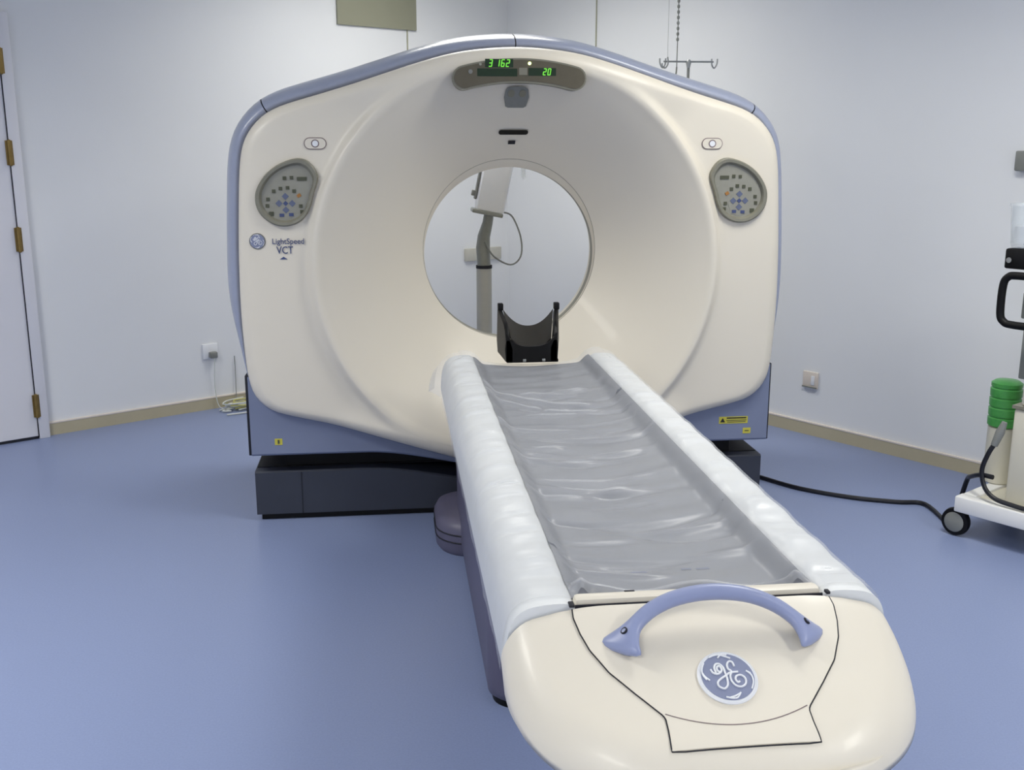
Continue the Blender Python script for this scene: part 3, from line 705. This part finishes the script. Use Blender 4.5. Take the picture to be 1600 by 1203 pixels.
# ============================================================ CONTRAST INJECTOR (seen through the bore)
IJ = Vector((.005, 1.55, 0))
inj = thing('contrast_injector', 'white injector head on a grey column stand, seen through the bore', 'medical injector', IJ)
MB().tube([IJ+Vector((0, 0, .10)), IJ+Vector((0, 0, .875))], .042, 24).build('column', mat('pale_column', (178, 178, 172), .4, noise=4), inj)
MB().tube([IJ+Vector((0, 0, .868)), IJ+Vector((0, 0, .885))], .044, 24).build('collar', 'gap', inj)
MB().tube([IJ+Vector((0, 0, .88)), IJ+Vector((-.005, 0, .98)), IJ+Vector((.0, 0, 1.04)), IJ+Vector((.02, 0, 1.11)), IJ+Vector((.03, 0, 1.17))], [.036, .038, .034, .028, .026], 18).build('arm', 'steeld', inj)
ax = Vector((.20, 0, 1)).normalized(); sd = Vector((1, 0, -.20)).normalized()
hc = IJ+Vector((.02, -.04, 1.155))
MB().box(hc+ax*.24, (.155, .13, .46), sd, Vector((0, 1, 0)), ax, bev=.025).build('injector_head', 'white', inj)
MB().box(hc+ax*.012+sd*-.01, (.165, .135, .022), sd, Vector((0, 1, 0)), ax, bev=.006).build('head_rim', 'steeld', inj)
MB().box(hc+ax*.24+sd*-.086, (.012, .05, .34), sd, Vector((0, 1, 0)), ax, bev=.004).box(hc+ax*.10+sd*-.10, (.02, .03, .03), sd, Vector((0, 1, 0)), ax, bev=.004).build('head_clamp', 'grey', inj)
MB().tube(smooth_path([hc+Vector((.08, 0, .015)), hc+Vector((.13, 0, -.01)), hc+Vector((.175, 0, -.12)), hc+Vector((.175, 0, -.22)), hc+Vector((.12, 0, -.265)), hc+Vector((.03, 0, -.22)), hc+Vector((-.02, 0, -.14))], 6), .0045, 8).build('cable', 'grey', inj)
MB().tube([hc+Vector((.185, 0, .34)), hc+Vector((.19, 0, .20)), hc+Vector((.19, 0, .185))], [.014, .012, .004], 12).build('syringe', 'jar', inj)
MB().tube([hc+Vector((.05, 0, .345)), hc+Vector((.2, 0, .36))], .012, 10).build('syringe_holder', 'white', inj)
mb = MB()
for i in range(5):
    a = 2*PI*i/5+.3; mb.tube([IJ+Vector((0, 0, .10)), IJ+Vector((.26*math.cos(a), .26*math.sin(a), .075))], [.028, .018], 10); mb.lathe([(.02, -.018), (.028, -.01), (.028, .01), (.02, .018)], IJ+Vector((.26*math.cos(a), .26*math.sin(a), .03)), 14, Vector((-math.sin(a), math.cos(a), 0)))
mb.build('wheeled_base', 'grey', inj)

# ============================================================ IV STAND, CHAIN
IV = Vector((1.03, 1.30, 0))
iv = thing('drip_stand', 'thin steel drip stand with T-shaped hook bar behind the gantry', 'drip stand', IV)
MB().tube([IV+Vector((0, 0, .06)), IV+Vector((0, 0, 1.1))], .012, 12).tube([IV+Vector((0, 0, 1.1)), IV+Vector((0, 0, 1.93))], .007, 10).build('pole', 'steeld', iv)
MB().tube([IV+Vector((-.13, 0, 1.93)), IV+Vector((.13, 0, 1.93))], .0045, 8).tube([IV+Vector((0, 0, 1.90)), IV+Vector((0, 0, 1.925)), IV+Vector((0, 0, 1.94))], [.008, .014, .008], 10).build('cross_bar', 'steel', iv)
for sx in (-1, 1):
    MB().tube(smooth_path([IV+Vector((sx*.12, 0, 1.945)), IV+Vector((sx*.122, 0, 1.915)), IV+Vector((sx*.135, 0, 1.90)), IV+Vector((sx*.148, 0, 1.92)), IV+Vector((sx*.15, 0, 1.945))], 4), .004, 8).build('hook', 'steel', iv)
mb = MB()
for i in range(5):
    a = 2*PI*i/5; mb.tube([IV+Vector((0, 0, .07)), IV+Vector((.25*math.cos(a), .25*math.sin(a), .05))], .011, 8); mb.lathe([(.014, -.01), (.022, 0), (.014, .01)], IV+Vector((.25*math.cos(a), .25*math.sin(a), .023)), 12, Vector((-math.sin(a), math.cos(a), 0)))
mb.build('wheeled_base', 'steeld', iv)
ch = thing('bead_chain', 'dark bead chain hanging from the ceiling beside the drip stand', 'chain', (.955, 1.25, CEIL))
mb = MB(); z = CEIL
while z > 2.04: mb.lathe([(.0, -.010), (.0065, -.006), (.0075, 0), (.0065, .006), (0, .010)], (.955, 1.25, z-.012), 8); z -= .026
mb.tube([(.955, 1.25, CEIL), (.955, 1.25, 1.88)], .0026, 6).build('beads', 'steeld', ch)
MB().tube(smooth_path([(.955, 1.25, 1.90), (.953, 1.25, 1.87), (.945, 1.25, 1.85), (.953, 1.25, 1.838)], 4), .004, 8).build('chain_hook', 'steeld', ch)
hk = thing('hanging_hook', 'small bent wire hook with tag left of the bead chain', 'hook', (.90, 1.28, CEIL))
MB().tube([(.91, 1.28, CEIL), (.915, 1.28, 1.94)], .0010, 5).tube(smooth_path([(.915, 1.28, 1.95), (.918, 1.28, 1.92), (.905, 1.28, 1.898), (.890, 1.28, 1.905), (.888, 1.28, 1.92)], 4), .004, 8).build('wire', 'steel', hk)
MB().box((.905, 1.28, 1.865), (.022, .006, .034), bev=.002).build('tag', 'steeld', hk)

# ============================================================ WALL ITEMS
bp_ = tag(MB().box(rp(1.035, .008, 2.5), (.57, .016, .55), UL, UR, bev=.004).build('wall_board', mat('dull_olive_board', (150, 150, 130), .6, noise=4, nscale=5)), 'plain beige rectangular board high on the left wall', 'board')
tag(MB().box(rp(.23, .012, .785), (.31, .024, .085), UL, UR, bev=.004).build('wall_plate', mat('pale_plate', (192, 190, 180), .5, noise=4)), 'beige horizontal wall plate behind the injector, seen through the bore', 'wall plate')
so = thing('wall_socket', 'white socket with a grey plug in it on the left wall', 'socket', rp(2.245, 0, .335))
MB().box(rp(2.245, .006, .345), (.092, .012, .088), UL, UR, bev=.003).build('face_plate', 'white', so)
MB().box(rp(2.235, .024, .325), (.045, .034, .036), UL, UR, bev=.006).build('plug', 'grey', so)
MB().tube(smooth_path([rp(2.235, .035, .31), rp(2.235, .03, .24), rp(2.235, .02, .12), rp(2.22, .04, .01), rp(2.15, .10, .008)], 5), .003, 8).build('flex', 'wcable', so)
so = thing('wall_socket', 'square off-white switched socket on the right wall', 'socket', rp(0, 2.567, .30))
MB().box(rp(.006, 2.567, .30), (.012, .092, .088), UL, UR, bev=.003).build('face_plate', mat('ivory_plate', (218, 208, 198), .4, noise=3), so)
MB().box(rp(.0135, 2.585, .30), (.003, .02, .05), UL, UR, bev=.001).build('rocker', 'white', so)
MB().box(rp(.0135, 2.567, .262), (.010, .088, .007), UL, UR).build('lower_lip', 'grey', so)
bx = thing('wall_box', 'small grey control box on the right wall at the edge of the picture', 'control box', rp(0, 3.62, 1.45))
MB().box(rp(.02, 3.625, 1.45), (.04, .16, .085), UL, UR, bev=.006).build('case', 'grey', bx); MB().box(rp(.042, 3.64, 1.455), (.004, .08, .04), UL, UR).build('dial_window', 'steeld', bx)
# heap of cables by the left skirting
cb = thing('cable_heap', 'loose heap of white and yellowish cables on the floor by the left skirting', 'cables', rp(2.10, .12))
for i in range(9):
    c0 = rp(2.12, .12); P = []
    a0 = rnd.uniform(0, 6); rx = rnd.uniform(.03, .10)
    for k in range(7): a = a0+k*rnd.uniform(.7, 1.1); P.append(c0+UL*(rx*1.3*math.cos(a)+rnd.uniform(-.02, .02))+UR*(rx*.6*math.sin(a))+Vector((0, 0, .008+.012*(i % 4)+rnd.uniform(0, .012))))
    MB().tube(smooth_path(P, 5), .0045, 7).build('cable', 'wcable' if i % 3 else mat('yellowed_cable', (190, 186, 110), .4, noise=5), cb)
MB().tube(smooth_path([rp(2.10, .012, .30), rp(2.10, .012, .18), rp(2.11, .03, .05), rp(2.13, .1, .012)], 5), .0025, 6).build('thin_wire', 'grey', cb)
MB().tube([rp(2.03, .20, .006), rp(2.13, .24, .006), rp(2.26, .22, .006)], .005, 7).build('cable', 'wcable', cb)

# ============================================================ CART
E1, E2 = UR, -UL               # along the right wall towards the viewer; towards that wall
CA = Vector((1.66, -.36, 0))
def cp_(a, b, z): return CA+E1*a+E2*b+Vector((0, 0, z))
cart = thing('equipment_cart', 'cream enamel equipment cart on castors at the right edge', 'cart', cp_(.35, .25, 0))
MB().box(cp_(.385, .03, .138), (.68, .06, .064), E1, E2, bev=.006).box(cp_(.385, .47, .138), (.68, .06, .064), E1, E2, bev=.006).box(cp_(.072, .25, .139), (.055, .38, .055), E1, E2, bev=.005).box(cp_(.70, .25, .139), (.055, .38, .055), E1, E2, bev=.005).build('base_frame', 'cartwhite', cart)
MB().box(cp_(.385, .25, .150), (.60, .38, .012), E1, E2).build('base_deck', 'cartcream', cart)
for a in (.045, .68):
    for b in (.03, .47):
        c0 = cp_(a, b, .058)
        w = MB().lathe([(.040, -.016), (.054, -.013), (.057, 0), (.054, .013), (.040, .016)], c0, 28, E2).build('castor', 'black', cart)
        MB().lathe([(.040, -.0175), (.036, -.020), (.0, -.020)], c0, 24, E2).build('hub', 'grey', w)
        MB().box(c0+E1*.012+E2*.024+Vector((0, 0, .014)), (.05, .012, .06), E1, E2, bev=.004).build('fork', 'black', w)
MB().box(cp_(.47, .24, .350), (.54, .32, .386), E1, E2, bev=.012).build('lower_cabinet', 'cartcream', cart)
MB().box(cp_(.47, .24, .549), (.55, .33, .012), E1, E2).build('joint_band', 'olive', cart)
MB().box(cp_(.485, .24, .83), (.53, .31, .55), E1, E2, bev=.012).build('upper_cabinet', 'cartcream', cart)
MB().box(cp_(.20, .14, .80), (.03, .05, .30), E1, E2, bev=.006).box(cp_(.185, .14, .93), (.025, .06, .10), E1, E2, bev=.006).build('side_bracket', 'grey', cart)
hl = smooth_path([cp_(.27, .05, 1.045), cp_(.17, .05, 1.045), cp_(.140, .05, 1.038), cp_(.124, .05, 1.005), cp_(.124, .05, .90), cp_(.140, .05, .870), cp_(.17, .05, .862), cp_(.27, .05, .862)], 5)
MB().tube(hl, .0145, 12).build('push_handle', 'black', cart)
MB().box(cp_(.165, .10, 1.105), (.10, .09, .075), E1, E2, bev=.008).box(cp_(.24, .12, 1.10), (.10, .07, .04), E1, E2).build('jar_clamp', 'black', cart)
MB().lathe([(.010, 0), (.010, .004), (0, .005)], cp_(.135, .052, 1.10), 14, -E2).build('clamp_screw', 'steel', cart)
JC = cp_(.158, .10, 1.143)
jr = thing('suction_jar', 'clear jar in the black clamp on top of the equipment cart', 'jar', JC)
MB().lathe([(.0, 0), (.040, .002), (.044, .02), (.054, .150), (.058, .155), (.058, .163), (.048, .163), (.042, .02), (0, .012)], JC, 32).build('glass', 'jar', jr)
MB().lathe([(.0, .015), (.03, .016), (.034, .08), (.0, .082)], JC, 24).build('float_cup', 'white', jr)
GC = cp_(.056, .32, .1665)
gc = thing('canister', 'green ribbed canister on a pale cylinder beside the equipment cart', 'canister', GC)
MB().lathe([(.05, 0), (.056, .005), (.056, .232), (.050, .236)], GC, 32).build('lower_cylinder', 'cartcream', gc)
pr = [(.052, .236)]
for i in range(4): pr += [(.060, .242+i*.040), (.061, .272+i*.040), (.056, .276+i*.040), (.056, .280+i*.040)]
pr += [(.059, .402), (.059, .416), (.045, .426), (.0, .428)]
MB().lathe(pr, GC, 32).build('green_vessel', 'greenp', gc)
MB().tube(smooth_path([cp_(.170, .045, .42), cp_(.145, .03, .36), cp_(.13, .025, .28), cp_(.17, .02, .205), cp_(.28, .015, .185), cp_(.60, .01, .184)], 6), .009, 10).build('hose', 'cable', cart)
MB().tube([cp_(.185, .05, .49), cp_(.175, .045, .45), cp_(.160, .038, .395)], [.010, .017, .013], 12).build('hose_connector', 'grey', cart)
pw = smooth_path([(1.10, .55, .010), (1.185, .399, .010), (1.307, .216, .010), (1.483, .072, .010), (1.65, -.007, .010), (1.76, -.05, .010), tuple(cp_(-.01, .10, .012)), tuple(cp_(-.02, .17, .08)), tuple(cp_(.005, .17, .19)), tuple(cp_(.06, .09, .235)), tuple(cp_(.12, .045, .265)), tuple(cp_(.17, .035, .27))], 6)
tag(MB().tube(pw, .0095, 10).build('power_cable', 'cable'), 'thick black cable running over the floor from the gantry to the cart', 'cable')
